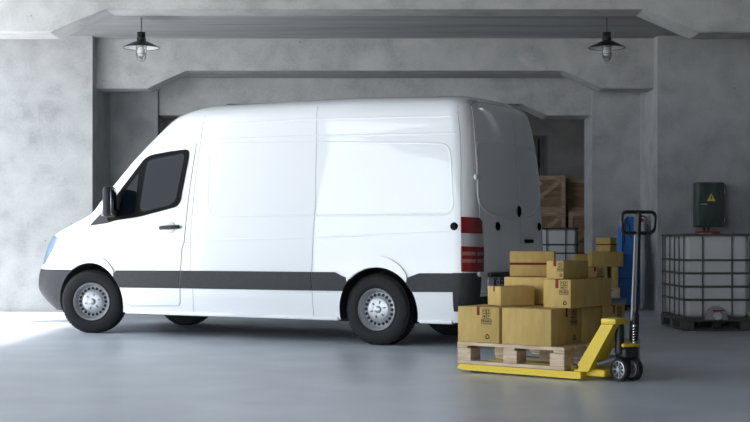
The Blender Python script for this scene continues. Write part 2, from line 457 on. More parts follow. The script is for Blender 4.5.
for v, side in (('near', 'near'), ('far', 'far')):
    seam = patch(v, inflate(DOOR, .007), .002, .01); obj('door_seam', seam, M_GAP, VAN, 30)
    dr = obj('cab_door', patch(v, DOOR, .005, .012), M_PAINT, VAN, 30)
    obj('window_frame', patch(v, FL, .016, .02), M_RUBBER, dr, 30)
    obj('door_glass', patch(v, GL, .018, .012, .2), M_GLASS, dr, 30)
    obj('quarter_glass', patch(v, QL, .018, .012, .2), M_GLASS, dr, 30)
    e, D, o = AX[v]
    # handle
    c = proj(v, 1.15, 1.19)
    b = NB(); lathe(b, [(0, .006), (.055, .006), (.066, -.002), (.066, -.02)], 24, Matrix.Translation(c-D*.012) @ D.to_track_quat('-Z', 'Y').to_matrix().to_4x4())
    obj('handle_cup', b, M_HINGE, dr)
    b = NB(); tube(b, [c-D*.02+Vector((-.125, 0, -.005)), c-D*.045+Vector((-.09, 0, -.003)), c-D*.048+Vector((.03, 0, .002)), c-D*.045+Vector((.10, 0, .004)), c-D*.02+Vector((.125, 0, .005))], .022, 10)
    obj('door_handle', b, M_TRIM, dr, 40)
    # triangular mirror base ahead of the door window and mirror
    tri = patch(v, round_poly([(.02, 1.215), (.285, 1.245), (.43, 1.285), (.43, 1.60), (.30, 1.46)], .02, 2), .014, .02)
    obj('mirror_base', tri, M_TRIM, VAN, 30)
    mb = NB(); M = Matrix.Translation((.42, -D.y*1.14, 1.475)) @ Matrix.Rotation(.35*D.y, 4, 'Z')
    box(mb, -.052, .048, -.115, .115, -.17, .17, .045, 4, M)
    mo = obj('wing_mirror', mb, M_TRIM, VAN, 40)
    b = NB(); tube(b, [(.42, -D.y*1.10, 1.37), (.37, -D.y*.98, 1.35), (.36, -D.y*.93, 1.34)], [.04, .045, .05], 12); obj('mirror_arm', b, M_TRIM, mo, 40)
    b = NB(); box(b, .042, .051, -.09, .09, -.14, .14, .004, 2, M); obj('mirror_glass', b, M_CHROME, mo, 40)
    b = NB(); box(b, -.06, -.03, -D.y*.04-.07, -D.y*.04+.07, -.16, -.09, .012, 2, M); obj('turn_indicator', b, M_CLEAR, mo, 40)
    # lower side trim
    for pl in ([(.345, .655), (.405, .715), (1.275, .722), (1.262, .53), (.44, .525), (.40, .59)],
               [(1.292, .722), (2.938, .727), (2.938, .536), (1.272, .53)],
               [(2.950, .727), (3.22, .728), (3.30, .69), (3.40, .66), (3.345, .60), (3.305, .539), (2.950, .536)],
               [(4.00, .66), (4.10, .70), (4.18, .728), (4.60, .732), (4.585, .60), (4.55, .55), (4.092, .543), (4.055, .60)]):
        obj('side_trim', patch(v, pl, .016, .02), M_TRIM, VAN, 30)
    # wheel-arch lips
    for (cx, cz, r), (a0, a1), rw in ((ARCH[0], (42, 126), .095), (ARCH[1], (42, 138), .115)):
        A = [math.radians(a0+(a1-a0)*k/30) for k in range(31)]
        def ww(t): return rw*(.12+.88*math.sin(max(.0, min(1, t))*PI)**.5)
        outer = [(cx+(r+ww(k/30))*math.cos(t), cz+(r+ww(k/30))*math.sin(t)) for k, t in enumerate(A)]
        inner = [(cx+(r+.004)*math.cos(t), cz+(r+.004)*math.sin(t)) for t in A]
        obj('wheel_arch_lip', patch(v, outer+inner[::-1], .018, .03, .04), M_PAINT, VAN, 40)
    # pressed panel outline and roof beads, white on white
    PAN = round_poly([(1.60, 2.085), (3.0, 2.055), (4.475, 1.99), (4.545, 1.30), (3.0, 1.302), (1.635, 1.312)], .13, 5)
    obj('panel_outline', bead(v, PAN, .026, True, -.0225), M_PAINT, VAN, 60)
    obj('roof_bead', bead(v, [(1.456, 2.125), (2.2, 2.125), (2.665, 2.124), (4.52, 2.09)], .028, False, -.024), M_PAINT, VAN, 60)
    obj('roof_bead', bead(v, [(1.7, 2.29), (2.787, 2.30), (4.46, 2.262)], .026, False, -.022), M_PAINT, VAN, 60)
    obj('crease', bead(v, [(1.46, 1.05), (2.2, 1.062), (3.146, 1.083), (4.52, 1.13)], .026, False, -.024), M_PAINT, VAN, 60)
    for pts in ([(2.93, 2.44), (2.95, 2.075), (2.979, 1.462), (2.943, .746), (2.943, .28)], [(1.52, 2.46), (1.483, 2.107), (1.45, 1.7), (1.41, 1.03), (1.407, .72), (1.439, .53), (1.43, .27)],
                [(4.50, 2.43), (4.52, 2.36), (4.565, 2.1), (4.595, 1.8), (4.605, 1.535), (4.615, 1.28)], [(1.323, 1.021), (1.403, 1.031)], [(.23, 1.235), (.22, .9), (.30, .80)]):
        obj('panel_seam', bead(v, pts, .003, False, -.0005, n=6), M_GAP, VAN, 60)
    c = proj(v, 4.551, 1.185); b = NB()
    lathe(b, [(0, .022), (.028, .02), (.038, .008), (.04, -.01)], 20, Matrix.Translation(c) @ (-D).to_track_quat('Z', 'Y').to_matrix().to_4x4()); obj('door_stop', b, M_RUBBER, VAN)
    # sill step under the body
    b = NB()
    for x0, x1 in ((.50, 3.24), (4.16, 4.52)):
        yy = sorted((-D.y*.90, -D.y*.975)); box(b, x0, x1, yy[0], yy[1], .235, .275, .01, 2)
    obj('sill', b, M_PAINT, VAN, 40)
# bumpers: bands wrapped round the body
def band(s_lo, s_hi, z0, z1, off, front, corner=0):
    bm = NB(); zs = [z0+(z1-z0)*k/8 for k in range(9)]; rows = []; rn = 0
    for z in zs:
        if front: s_hi = ARCH[0][0]-math.sqrt(ARCH[0][2]**2-(z-ARCH[0][1])**2)+.006
        h = [q for q in half_ring(z) if (q[0] <= s_hi-.01 if front else q[0] >= s_lo)][:22 if front else None]
        if front: h = h[:21]+[h[-1]]*max(0, 21-len(h)); h = h + [(s_hi, interp(T_B, z))]
        else: h = [(s_lo, interp(T_B, z))] + h
        full = [(s, -y) for s, y in h]+[(s, y) for s, y in (h[:0:-1] if front else h[-2::-1])]
        if front: full = [(s, -y) for s, y in h[::-1]]+[(s, y) for s, y in h[1:]]
        if corner: full = [(s, corner*y) for s, y in h[:h.index(h[0])+1]+[q for q in h[1:] if q[1] > .80]]; full = full+[(h[-1][0]-.05*.75*(.77/.815)**2, corner*.77)]; rn = max(rn, len(full)); full = full[:1]*(0)+full
        rows.append(full)
    if corner: m_ = min(len(r) for r in rows); rows = [r[:m_-1]+r[-1:] for r in rows]
    mid = Vector(((s_lo+s_hi)/2+(.6 if front else -.6), 0))
    def push(p, d):
        c = Vector((-.2 if front else 4.2, 0)); q = Vector(p); n = Vector((q.x-c.x, q.y))
        if abs(q.y) > .9: n = Vector((0 if (q.x > -.35 if front else q.x < 4.55) else n.x, q.y))
        return q+n.normalized()*d
    outer = [[bm.verts.new((*push(p, off*(1 if 0 < i < 8 else .55)), z)) for p in r] for i, (r, z) in enumerate(zip(rows, zs))]
    inner = [[bm.verts.new((*push(p, -.03), z)) for p in r] for r, z in zip(rows, zs)]
    n = len(rows[0])
    for i in range(8):
        for k in range(n-1):
            bm.faces.new((outer[i][k], outer[i][k+1], outer[i+1][k+1], outer[i+1][k]))
            bm.faces.new((inner[i][k], inner[i+1][k], inner[i+1][k+1], inner[i][k+1]))
        for k in (0, n-1):
            bm.faces.new((outer[i][k], outer[i+1][k], inner[i+1][k], inner[i][k]))
    for k in range(n-1):
        bm.faces.new((outer[0][k], inner[0][k], inner[0][k+1], outer[0][k+1]))
        bm.faces.new((outer[8][k], outer[8][k+1], inner[8][k+1], inner[8][k]))
    return bm
obj('front_bumper', band(-2, -.405, .247, .715, .018, True), M_TRIM, VAN, 40)
for sd in (-1, 1): obj('bumper_corner', band(4.545, 9, .36, .735, .022, False, sd), M_TRIM, VAN, 40)
obj('rear_bumper', band(4.60, 9, .30, .50, .02, False), M_TRIM, VAN, 40)
obj('windscreen', patch('front', round_poly([(-.80, 1.46), (.80, 1.46), (.70, 2.12), (-.70, 2.12)], .08, 4), .006, .01, .1), M_GLASS, VAN, 40)
g = obj('grille', patch('front', round_poly([(-.45, .80), (.45, .80), (.52, 1.04), (-.52, 1.04)], .05, 3), .01, .02), M_TRIM, VAN, 40)
for v in ('nf', 'ff'):
    obj('headlight', patch(v, round_poly([(-.12, .82), (.27, .77), (.39, .92), (.47, 1.085), (.32, 1.108), (-.05, 1.0)], .03, 3), .008, .02), M_HEAD, VAN, 40)
for v in ('nr', 'fr'):
    q = 3.185 if v == 'nr' else 2.985
    t = obj('tail_light', patch(v, [(2.925, .748), (q, .742), (q+.003, .985), (2.925, .995)], .016, .03), M_RED, VAN, 40)
    obj('brake_lens', patch(v, [(2.925, 1.118), (q-.01, 1.112), (q-.018, 1.235), (q-.05, 1.268), (2.925, 1.278)], .016, .03), M_RED, t, 40)
    obj('clear_lens', patch(v, [(2.925, .998), (q+.003, .988), (q-.008, 1.108), (2.925, 1.115)], .014, .03), M_CLEAR, t, 40)
    for z in (.835, .905):
        obj('pale_lens', patch(v, [(2.935, z), (q-.01, z-.003), (q-.01, z+.032), (2.935, z+.035)], .019, .01), M_PALERED, t, 40)
# rear doors
for sd, yc in (('near', -1), ('far', 1)):
    if yc < 0: pl = [(-.755, .53), (.146, .53), (.146, 2.425), (-.40, 2.425), (-.64, 2.41), (-.72, 2.37), (-.775, 2.05), (-.79, .75), (-.755, .74)]
    else: pl = [(.154, .53), (.755, .53), (.755, .74), (.79, .75), (.775, 2.05), (.72, 2.37), (.64, 2.41), (.40, 2.425), (.154, 2.425)]
    obj('rear_door_seam', patch('rear', inflate(pl, .007), .001, .01), M_GAP, VAN, 30)
    d = obj('rear_door', patch('rear', pl, .006, .014), M_PAINT, VAN, 30)
    if yc < 0:
        b = NB(); c = proj('rear', .11, 1.345)
        lathe(b, [(0, .03), (.7, .026), (1, .012), (1, -.01)], 28, Matrix.Translation(c) @ Matrix.Scale(.035, 4, (0, 1, 0)) @ Matrix.Scale(.062, 4, (0, 0, 1)) @ Matrix.Rotation(PI/2, 4, 'Y')); obj('lock_plate', b, M_RUBBER, d, 50)
        b = NB(); c = proj('rear', -.40, .66); box(b, c.x+.01, c.x+.05, -.69, .14, .69, .735, .01, 2); obj('step_bar', b, M_BLK, d, 40)
        b = NB(); box(b, c.x+.022, c.x+.035, -.72, -.16, .565, .685, .004, 2); pt = obj('number_plate', b, M_PLATE, d, 40)
        xp = c.x+.036
    else:
        b = NB(); c = proj('rear', .24, 1.04); box(b, c.x-.005, c.x+.045, .25, .42, 1.02, 1.06, .015, 3); obj('rear_handle', b, M_RUBBER, d, 50)
    for (y, z) in (((-.42, 1.19),) if yc < 0 else ((.72, 1.195),)):
        c = proj('rear', y, z); b = NB(); lathe(b, [(0, .02), (.03, .018), (.043, .008), (.046, -.01)], 20, Matrix.Translation(c+Vector((.006, 0, 0))) @ Matrix.Rotation(PI/2, 4, 'Y')); obj('door_stop', b, M_RUBBER, d)
    for z in (1.665, .72):
        c = proj('rear', yc*.80, z); b = NB(); box(b, c.x-.02, c.x+.016, c.y-.04, c.y+.04, z-.025, z+.025, .006, 2); box(b, c.x-.01, c.x+.026, c.y-.055, c.y+.055, z-.01, z+.01, .004, 2); obj('hinge', b, M_HINGE, d, 40)
WIN = round_poly([(-.76, 2.02), (.76, 2.02), (.80, 1.45), (.55, 1.32), (.0, 1.27), (-.55, 1.30), (-.80, 1.40)], .12, 5)
obj('rear_panel_outline', bead('rear', WIN, .022, True, -.008), M_PAINT, VAN, 60)

def text_mesh(body_, size, depth=.0015, bold=.0):
    cu = bpy.data.curves.new('txt', 'FONT'); cu.body = body_; cu.size = size; cu.extrude = depth; cu.align_x = 'CENTER'; cu.align_y = 'CENTER'; cu.offset = bold
    o = bpy.data.objects.new('txt', cu); COL.objects.link(o)
    bpy.context.view_layer.update()
    me = bpy.data.meshes.new_from_object(o.evaluated_get(bpy.context.evaluated_depsgraph_get()))
    bpy.data.objects.remove(o); bpy.data.curves.remove(cu)
    return me
b = NB(); me = text_mesh('K: EI', .135, .002, .006); b.from_mesh(me)
bmesh.ops.transform(b, matrix=Matrix.Translation((xp, -.47, .622)) @ Matrix.Rotation(PI/2, 4, 'Z') @ Matrix.Rotation(PI/2, 4, 'X'), verts=b.verts[:])
obj('plate_letters', b, M_INK, pt, 0, True)

# wheels -------------------------------------------------------------
def wheel(name, loc, side, steer=0):
    """side -1 = near; local axis Z of the lathe points outwards"""
    R0 = Matrix.Translation(loc) @ Matrix.Rotation(steer, 4, 'Z') @ Matrix.Rotation(PI/2 if side < 0 else -PI/2, 4, 'X')
    b = NB()
    lathe(b, [(.205, -.10), (.30, -.118), (.335, -.112), (.352, -.085), (.3555, -.03), (.3555, .03), (.352, .085), (.338, .108), (.315, .117), (.27, .122), (.24, .118), (.215, .108), (.205, .09), (.205, -.10)], 72, R0)
    # shoulder tread blocks
    for k in range(60):
        a = 2*PI*k/60
        for hh in (-.07, -.024, .024, .07):
            Mx = R0 @ Matrix.Rotation(a+(.02 if hh > 0 else 0), 4, 'Z') @ Matrix.Translation((.3565, 0, hh))
            box(b, -.006, .004, -.013, .013, -.018, .018, 0, 1, Mx)
    w = obj(name, b, M_TYRE, VAN, 40)
    b = NB(); lathe(b, [(.206, .088), (.214, .112), (.208, .119), (.200, .112), (.192, .085), (.182, .06), (.170, .05), (.130, .064), (.118, .076), (.112, .080), (.05, .084), (.0, .084)], 64, R0); obj('rim', b, M_RIM, w, 40)
    for k in range(20):
        b = NB(); a = 2*PI*k/20; Mx = R0 @ Matrix.Rotation(a, 4, 'Z') @ Matrix.Translation((.150, 0, .0595)) @ Matrix.Rotation(.33, 4, 'Y')
        lathe(b, [(0, .003), (.0165, .003), (.0165, -.004)], 14, Mx); obj('vent_hole', b, M_RIMDK, w, 40)
    b = NB(); lathe(b, [(0, .108), (.02, .106), (.035, .098), (.038, .082)], 32, R0); obj('hub_cap', b, M_RIM, w, 40)
    for k in range(6):
        b = NB(); Mx = R0 @ Matrix.Rotation(2*PI*k/6+.26, 4, 'Z') @ Matrix.Translation((.075, 0, .08)); box(b, -.015, .015, -.006, .006, -.004, .012, .003, 1, Mx); obj('lug_nut', b, M_GREY, w, 0)
    return w
wheel('wheel', (-.045, -.84, .3565), -1, math.radians(22))
wheel('wheel', (WB, -.833, .3565), -1)
wheel('wheel', (0.02, .82, .3565), 1, math.radians(20))
wheel('wheel', (WB, .833, .3565), 1)
b = NB(); box(b, .3, 4.4, -.5, .5, .20, .26); tube(b, [(0, -.75, .34), (0, .75, .34)], .05); tube(b, [(WB, -.75, .34), (WB, .75, .34)], .06); obj('underbody', b, M_RIMDK, VAN, 0)

# ------------------------------------------------------------------ pallet, jack and boxes
AU = math.radians(39)
U = Vector((math.cos(AU), -math.sin(AU), 0)); V = Vector((math.sin(AU), math.cos(AU), 0)); P0 = Vector((.657, 10.913, 0))
def uv(u, v, z=0): return P0+U*u+V*v+Vector((0, 0, z))
def pallet_bm(Lu, Lv, z0, z1):
    """returns dict of part bmeshes in local coords (x along u, y along v)"""
    h = z1-z0; tb = .028; parts = []
    bm = NB(); parts.append(('deck_board', bm)); n = 7; bm.free(); parts.pop()
    g = Lv/ n
    for k in range(n):
        q = NB(); w = g*.80; y = (Lv-w)*k/(n-1); box(q, 0, Lu, y, y+w, h-tb, h, .003, 1); parts.append(('deck_board', q))
    for x in (0, Lu/2-.05, Lu-.1):
        q = NB(); box(q, x, x+.1, .001, Lv-.001, h-1.7*tb, h-tb-.0005, .003, 1); parts.append(('stringer_board', q))
    for x in (.001, Lu/2-.06, Lu-.13):
        for y in (.001, Lv/2-.07, Lv-.141):
            q = NB(); box(q, x, x+.129 if x > .3 else x+.129, y, y+.14, tb, h-1.7*tb-.0005, .004, 1); parts.append(('block', q))
    for y in (0, Lv/2-.05, Lv-.1):
        q = NB(); box(q, 0, Lu, y, y+.1, 0, tb-.0005, .003, 1); parts.append(('bottom_board', q))
    return parts
def build_pallet(Lu, Lv, z0, z1, loc, rz, label):
    t = thing('wooden_pallet', label, 'pallet', (loc[0], loc[1], z0), rz)
    for nm, q in pallet_bm(Lu, Lv, z0, z1): obj(nm, q, M_WOOD, t, 0)
    return t
build_pallet(.99, 1.2, .068, .2425, P0, -AU, 'pale wooden pallet raised on the forks of the yellow pallet jack')

# printed marks: icon grid, word, rule and recycling arrows, in a local XZ plane (faces -Y), about .10 wide
WORD = text_mesh('FRAGILE', .030, .0006, .0012)
def bar2(bm, a, c, w, y=0):
    a, c = Vector((a[0], y, a[1])), Vector((c[0], y, c[1])); d = (c-a).normalized(); n = Vector((-d.z, 0, d.x))*w/2; t = Vector((0, .0012, 0))
    q = [a+n, c+n, c-n, a-n]; A = [bm.verts.new(p) for p in q]; B = [bm.verts.new(p+t) for p in q]
    bm.faces.new(A); bm.faces.new(B[::-1])
    for i in range(4): bm.faces.new((A[i], B[i], B[(i+1) % 4], A[(i+1) % 4]))
def tri2(bm, pts, y=0):
    A = [bm.verts.new((p[0], y, p[1])) for p in pts]; B = [bm.verts.new((p[0], y+.0012, p[1])) for p in pts]
    bm.faces.new(A); bm.faces.new(B[::-1]); n = len(pts)
    for i in range(n): bm.faces.new((A[i], B[i], B[(i+1) % n], A[(i+1) % n]))
def recycle(bm, cx, cz, r):
    for k in range(3):
        R = Matrix.Rotation(2*PI*k/3, 2)
        def T(x, z):
            q = R @ Vector((x, z)); return (cx+q.x*r, cz+q.y*r)
        tri2(bm, [T(-.62, .45), T(-.10, .95), T(.08, .68), T(-.32, .28)])
        bar2(bm, T(-.02, .82), T(.34, .38), .30*r)
        tri2(bm, [T(.10, .28), T(.62, .50), T(.58, .02)])
def marks(parent, M, w=.10, h=.24, grid=True, rec=True):
    bm = NB(); s = w/.10
    top = h/2
    if grid:
        for i in range(2):
            for j in range(2):
                x0 = (-.042+i*.044)*s; z1 = top-j*.047*s; x1 = x0+.040*s; z0 = z1-.042*s
                for a, c in (((x0, z0), (x1, z0)), ((x1, z0), (x1, z1)), ((x1, z1), (x0, z1)), ((x0, z1), (x0, z0))): bar2(bm, a, c, .0035*s)
                cx, cz = (x0+x1)/2, (z0+z1)/2
                if j == 0 and i == 0:
                    for q in (-.009, .009):
                        bar2(bm, (cx+q*s, cz-.013*s), (cx+q*s, cz+.004*s), .005*s); tri2(bm, [(cx+(q-.007)*s, cz+.003*s), (cx+(q+.007)*s, cz+.003*s), (cx+q*s, cz+.014*s)])
                elif j == 0:
                    tri2(bm, [(cx-.011*s, cz+.013*s), (cx+.011*s, cz+.013*s), (cx+.003*s, cz-.001*s), (cx-.003*s, cz-.001*s)]); bar2(bm, (cx, cz), (cx, cz-.013*s), .004*s); bar2(bm, (cx-.008*s, cz-.013*s), (cx+.008*s, cz-.013*s), .004*s)
                else:
                    tri2(bm, [(cx-.014*s, cz+.002*s), (cx+.014*s, cz+.002*s), (cx, cz+.013*s)]) if i else tri2(bm, [(cx-.011*s, cz-.010*s), (cx+.011*s, cz-.010*s), (cx+.011*s, cz+.006*s), (cx-.011*s, cz+.006*s)])
                    bar2(bm, (cx, cz-.014*s), (cx, cz+.002*s), .004*s)
    z = top-.115*s
    n0 = len(bm.verts); bm.from_mesh(WORD); bm.verts.ensure_lookup_table()
    bmesh.ops.transform(bm, matrix=Matrix.Translation((0, .0006, z)) @ Matrix.Scale(.9*s, 4) @ Matrix.Rotation(PI/2, 4, 'X'), verts=bm.verts[n0:])
    for zz in (z+.017*s, z-.017*s): bar2(bm, (-.056*s, zz), (.056*s, zz), .004*s)
    for zz in (-.56, .56): bar2(bm, (zz*.1*s, z-.017*s), (zz*.1*s, z+.017*s), .004*s)
    bar2(bm, (-.056*s, z-.026*s), (.056*s, z-.026*s), .005*s)
    if rec:
        rb = NB(); recycle(rb, .012*s, -h/2+.030*s, .030*s); bmesh.ops.transform(rb, matrix=M, verts=rb.verts[:]); obj('recycling_symbol', rb, M_MARK, parent, 0, True)
    bmesh.ops.transform(bm, matrix=M, verts=bm.verts[:])
    return obj('printed_marks', bm, M_MARK, parent, 0, True)

def carton(label, origin, rz, a, c, h, tape=None, mk=None, group='cardboard boxes', stripe=False):
    """local x 0..a, y 0..c, z 0..h from front-left corner; tape / marks on face 'front' (y=0), 'right' (x=a) or 'left' (x=0)"""
    bm = NB(); box(bm, 0, a, 0, c, 0, h, .004, 2)
    o = obj('cardboard_box', bm, M_CARD, None, 30)
    o.location = origin; o.rotation_euler = (0, 0, rz); tag(o, label, 'box', group)
    FM = {'front': lambda t: Matrix.Translation((t, -.0012, 0)),
          'right': lambda t: Matrix.Translation((a+.0012, t, 0)) @ Matrix.Rotation(PI/2, 4, 'Z'),
          'left': lambda t: Matrix.Translation((-.0012, t, 0)) @ Matrix.Rotation(-PI/2, 4, 'Z')}
    # lid flaps: two panels with a slit between them
    fl = NB(); 
    along_y = tape in (None, 'front')
    if along_y: box(fl, .006, a/2-.002, .006, c-.006, h-.001, h+.0015); box(fl, a/2+.002, a-.006, .006, c-.006, h-.001, h+.0015)
    else: box(fl, .006, a-.006, .006, c/2-.002, h-.001, h+.0015); box(fl, .006, a-.006, c/2+.002, c-.006, h-.001, h+.0015)
    obj('lid_flaps', fl, M_CARD, o, 0)
    if tape:
        bm = NB(); w = .013; d = .065 if h > .18 else .04
        if tape == 'front':
            box(bm, a/2-w, a/2+w, -.0015, .0, h-d, h+.003); box(bm, a/2-w, a/2+w, c, c+.0015, h-d, h+.003); box(bm, a/2-w, a/2+w, -.0015, c+.0015, h+.0018, h+.003)
        else:
            box(bm, a, a+.0015, c/2-w, c/2+w, h-d, h+.003); box(bm, -.0015, 0, c/2-w, c/2+w, h-d, h+.003); box(bm, -.0015, a+.0015, c/2-w, c/2+w, h+.0018, h+.003)
        tp = obj('packing_tape', bm, M_TAPE, o, 0)
    if stripe:
        bm = NB(); z = h*.50; t = .010
        for q in ((-.0015, a+.0015, -.0015, 0), (-.0015, a+.0015, c, c+.0015), (-.0015, 0, 0, c), (a, a+.0015, 0, c)): box(bm, q[0], q[1], q[2], q[3], z-t, z+t)
        obj('red_strap', bm, M_TAPE, o, 0)
    if mk:
        face, t, w, mh, zc = mk[:5]
        marks(o, FM[face](t) @ Matrix.Translation((0, 0, zc)), w, mh, True, mk[5] if len(mk) > 5 else True)
    return o
Z1 = .2440; H1 = .280; Z2 = Z1+H1+.004
RZ = -AU
G = 'boxes on the pallet jack'
carton('cardboard box at the near end of the pallet, red tab and printed marks facing front', uv(.004, .004, Z1), RZ, .395, .50, H1, 'front', ('front', .275, .085, .245, .145), G)
carton('largest cardboard box in front, plain face, standing centrally at the pallet edge', uv(.425, .004, Z1), RZ, .447, .45, H1, 'right', ('right', .335, .085, .245, .145), G)
carton('bottom-row box directly behind the largest front box', uv(.425, .462, Z1), RZ, .447, .32, H1-.002, None, None, G)
carton('rear bottom-row box, its red tab showing above the jack frame', uv(.425, .792, Z1), RZ, .447, .36, H1-.004, 'right', ('right', .27, .085, .24, .14), G)
carton('bottom-row box hidden mostly behind the left front corner box', uv(.004, .512, Z1), RZ, .395, .62, H1-.001, None, None, G)
carton('small low box turned aslant on top of the left front corner box', (1.0, 10.87, Z2), math.radians(20), .30, .245, .152, 'left', None, G)
carton('wide box on the second layer behind the small aslant box', uv(.06, .585, Z2), RZ, .57, .53, .218, None, None, G)
carton('long second-layer box with red tape and printed marks over the largest front box', uv(.687, .191, Z2), RZ, .245, .634, .218, 'front', ('front', .185, .072, .19, .112), G)
carton('topmost box with a red strap all round, nearest the van doors', (1.132, 11.47, Z2+.222), math.radians(-10), .372, .25, .207, None, None, G, True)
carton('small box with red tape tab and marks on top of the long second-layer box', uv(.664, .273, Z2+.222), RZ, .154, .383, .138, 'front', ('front', .125, .05, .115, .072, True), G)

# pallet jack -----------------------------------------------------------
JU = lambda u, v, z: (u, v, z)
JK = thing('pallet_jack', 'yellow hand pallet jack with black handle carrying the front pallet of boxes', 'pallet jack', P0, -AU)
for v0 in (.0, .42):
    b = NB()
    prism(b, [(.0, .045), (.03, .066), (1.13, .066), (1.13, .012), (.05, .018), (.0, .03)], v0, v0+.16)
    f = obj('fork', b, M_YEL, JK, 0)
    b = NB(); lathe(b, [(0, -.05), (.032, -.05), (.035, -.045), (.035, .045), (.032, .05), (0, .05)], 20, Matrix.Translation((.13, v0+.08, .035)) @ Matrix.Rotation(PI/2, 4, 'X')); obj('load_roller', b, M_BLK, f, 40)
for v0 in (.03, .20):
    b = NB(); prism(b, [(1.055, .067), (1.175, .067), (1.39, .428), (1.29, .428)], v0, v0+.025)
    sp = obj('side_plate', b, M_YEL, JK, 0)
    b = NB(); lathe(b, [(0, .012), (.016, .012), (.018, 0)], 14, Matrix.Translation((1.075, v0, .10)) @ Matrix.Rotation(PI/2, 4, 'X')); obj('bolt', b, M_BLK, sp, 40)
b = NB(); box(b, 1.285, 1.41, .03, .225, .4285, .472, .008, 2); obj('top_plate', b, M_YEL, JK, 30)
b = NB(); prism(b, [(1.155, .067), (1.173, .067), (1.388, .4275), (1.37, .4275)], .0555, .1995); obj('back_plate', b, M_YEL, JK, 30)
b = NB(); box(b, 1.13, 1.29, .08, .50, .03, .085, .008, 1); obj('cross_tube', b, M_YEL, JK, 30)
JC = Vector((1.40, .215, 0))          # steering axis in jack coordinates
b = NB(); lathe(b, [(0, .21), (.034, .21), (.034, .425), (0, .425)], 24, Matrix.Translation((1.372, .155, 0)) ); obj('pump_cylinder', b, M_BLK, JK, 40)
b = NB(); lathe(b, [(.018, .285), (.018, .42), (0, .42)], 20, Matrix.Translation((JC.x+.045, JC.y+.03, 0))); 
pr = obj('piston_rod', b, M_CHROME, JK, 40)
b = NB(); tube(b, [(JC.x+.045+.026*math.cos(t*.6), JC.y+.03+.026*math.sin(t*.6), .285+.13*t/70) for t in range(71)], .006, 6); obj('coil_spring', b, M_BLK, pr, 60)
axw = Vector((.84, .54, 0)).normalized()
ax = Vector((axw.dot(U), axw.dot(V), 0)); ang = math.atan2(ax.y, ax.x)
JM = Matrix.Translation(JC) @ Matrix.Rotation(ang, 4, 'Z')
b = NB(); box(b, -.075, .09, -.05, .05, .255, .285, .01, 2, JM); obj('bracket', b, M_YEL, JK, 40)
b = NB(); box(b, -.07, .075, -.06, .06, .17, .2545, .02, 3, JM); tube(b, [(JC.x, JC.y, .06), (JC.x, JC.y, .2)], .03, 14); obj('pump_base', b, M_BLK, JK, 40)
b = NB(); tube(b, [(1.215, .10, .125), (1.27, .12, .14), (1.34, .17, .165)], .022, 10); obj('link_arm', b, M_GREY, JK, 40)
# steering wheels: axle turned
for s in (-1, 1):
    c = JC+ax*(s*.062)+Vector((0, 0, .0885))
    M = Matrix.Translation(c) @ Matrix.Rotation(ang, 4, 'Z') @ Matrix.Rotation(-PI/2, 4, 'Y')
    b = NB(); lathe(b, [(.066, -.024), (.082, -.026), (.088, -.020), (.088, .020), (.082, .026), (.066, .024), (.066, -.024)], 40, M); w = obj('steer_wheel', b, M_WHEELR, JK, 40)
    b = NB(); lathe(b, [(.067, -.022), (.058, -.024), (.058, .024), (.067, .022)], 40, M); lathe(b, [(0, -.03), (.018, -.03), (.018, .03), (0, .03)], 20, M)
    for k in range(8):
        Mx = M @ Matrix.Rotation(2*PI*k/8, 4, 'Z'); box(b, .015, .060, -.006, .006, -.018, .018, .002, 1, Mx)
    obj('wheel_rim', b, M_RIM, w, 40)
b = NB(); tube(b, [JC-ax*.09+Vector((0, 0, .0885)), JC+ax*.09+Vector((0, 0, .0885))], .012, 10); obj('axle', b, M_GREY, JK, 40)
# handle: leans slightly, built in jack coordinates
hb = JC+ax*.072+Vector((0, 0, .30)); up = Vector((ax.x*.045, ax.y*.045, 1)).normalized()
b = NB(); tube(b, [hb, hb+up*.07, hb+up*.19, hb+up*.215], [.034, .036, .034, .026], 12, sq=None); obj('handle_knuckle', b, M_BLK, JK, 40)
b = NB(); tube(b, [hb+up*.12, hb+up*.80], 1, 4, sq=(.020, .018)); hbar = obj('handle_bar', b, M_BLK, JK, 30)
b = NB(); tube(b, [hb+up*.15-ax*.027, hb+up*.80-ax*.022], [.010, .005], 8); obj('lit_face_strip', b, M_LITFACE, hbar, 30)  # pale strip along the bar, its colour standing in for the lit left face
lc = hb+up*.885
def HP(x, z): return lc+ax*x+up*z
loop = [HP(x, z) for x, z in round_poly([(-.165, .078), (.18, .080), (.172, -.078), (-.155, -.080)], .05, 6)]
b = NB(); tube(b, loop, .0135, 10, True); obj('handle_loop', b, M_BLK, JK, 60)
b = NB(); tube(b, [HP(0, -.10), HP(0, .075)], 1, 4, sq=(.022, .018)); obj('loop_spine', b, M_BLK, JK, 30)
b = NB(); tube(b, [HP(.01, .04), HP(.05, .05), HP(.09, .035)], .006, 8); cl = obj('control_lever', b, M_BLK, JK, 60)
b = NB(); lathe(b, [(0, .008), (.014, .006), (.016, 0), (.016, -.02)], 16, Matrix.Translation(HP(.03, .015)+Vector((-.0, -.0, 0))) @ Matrix.Rotation(PI/2, 4, 'X')); obj('red_button', b, M_VRED, cl, 60)

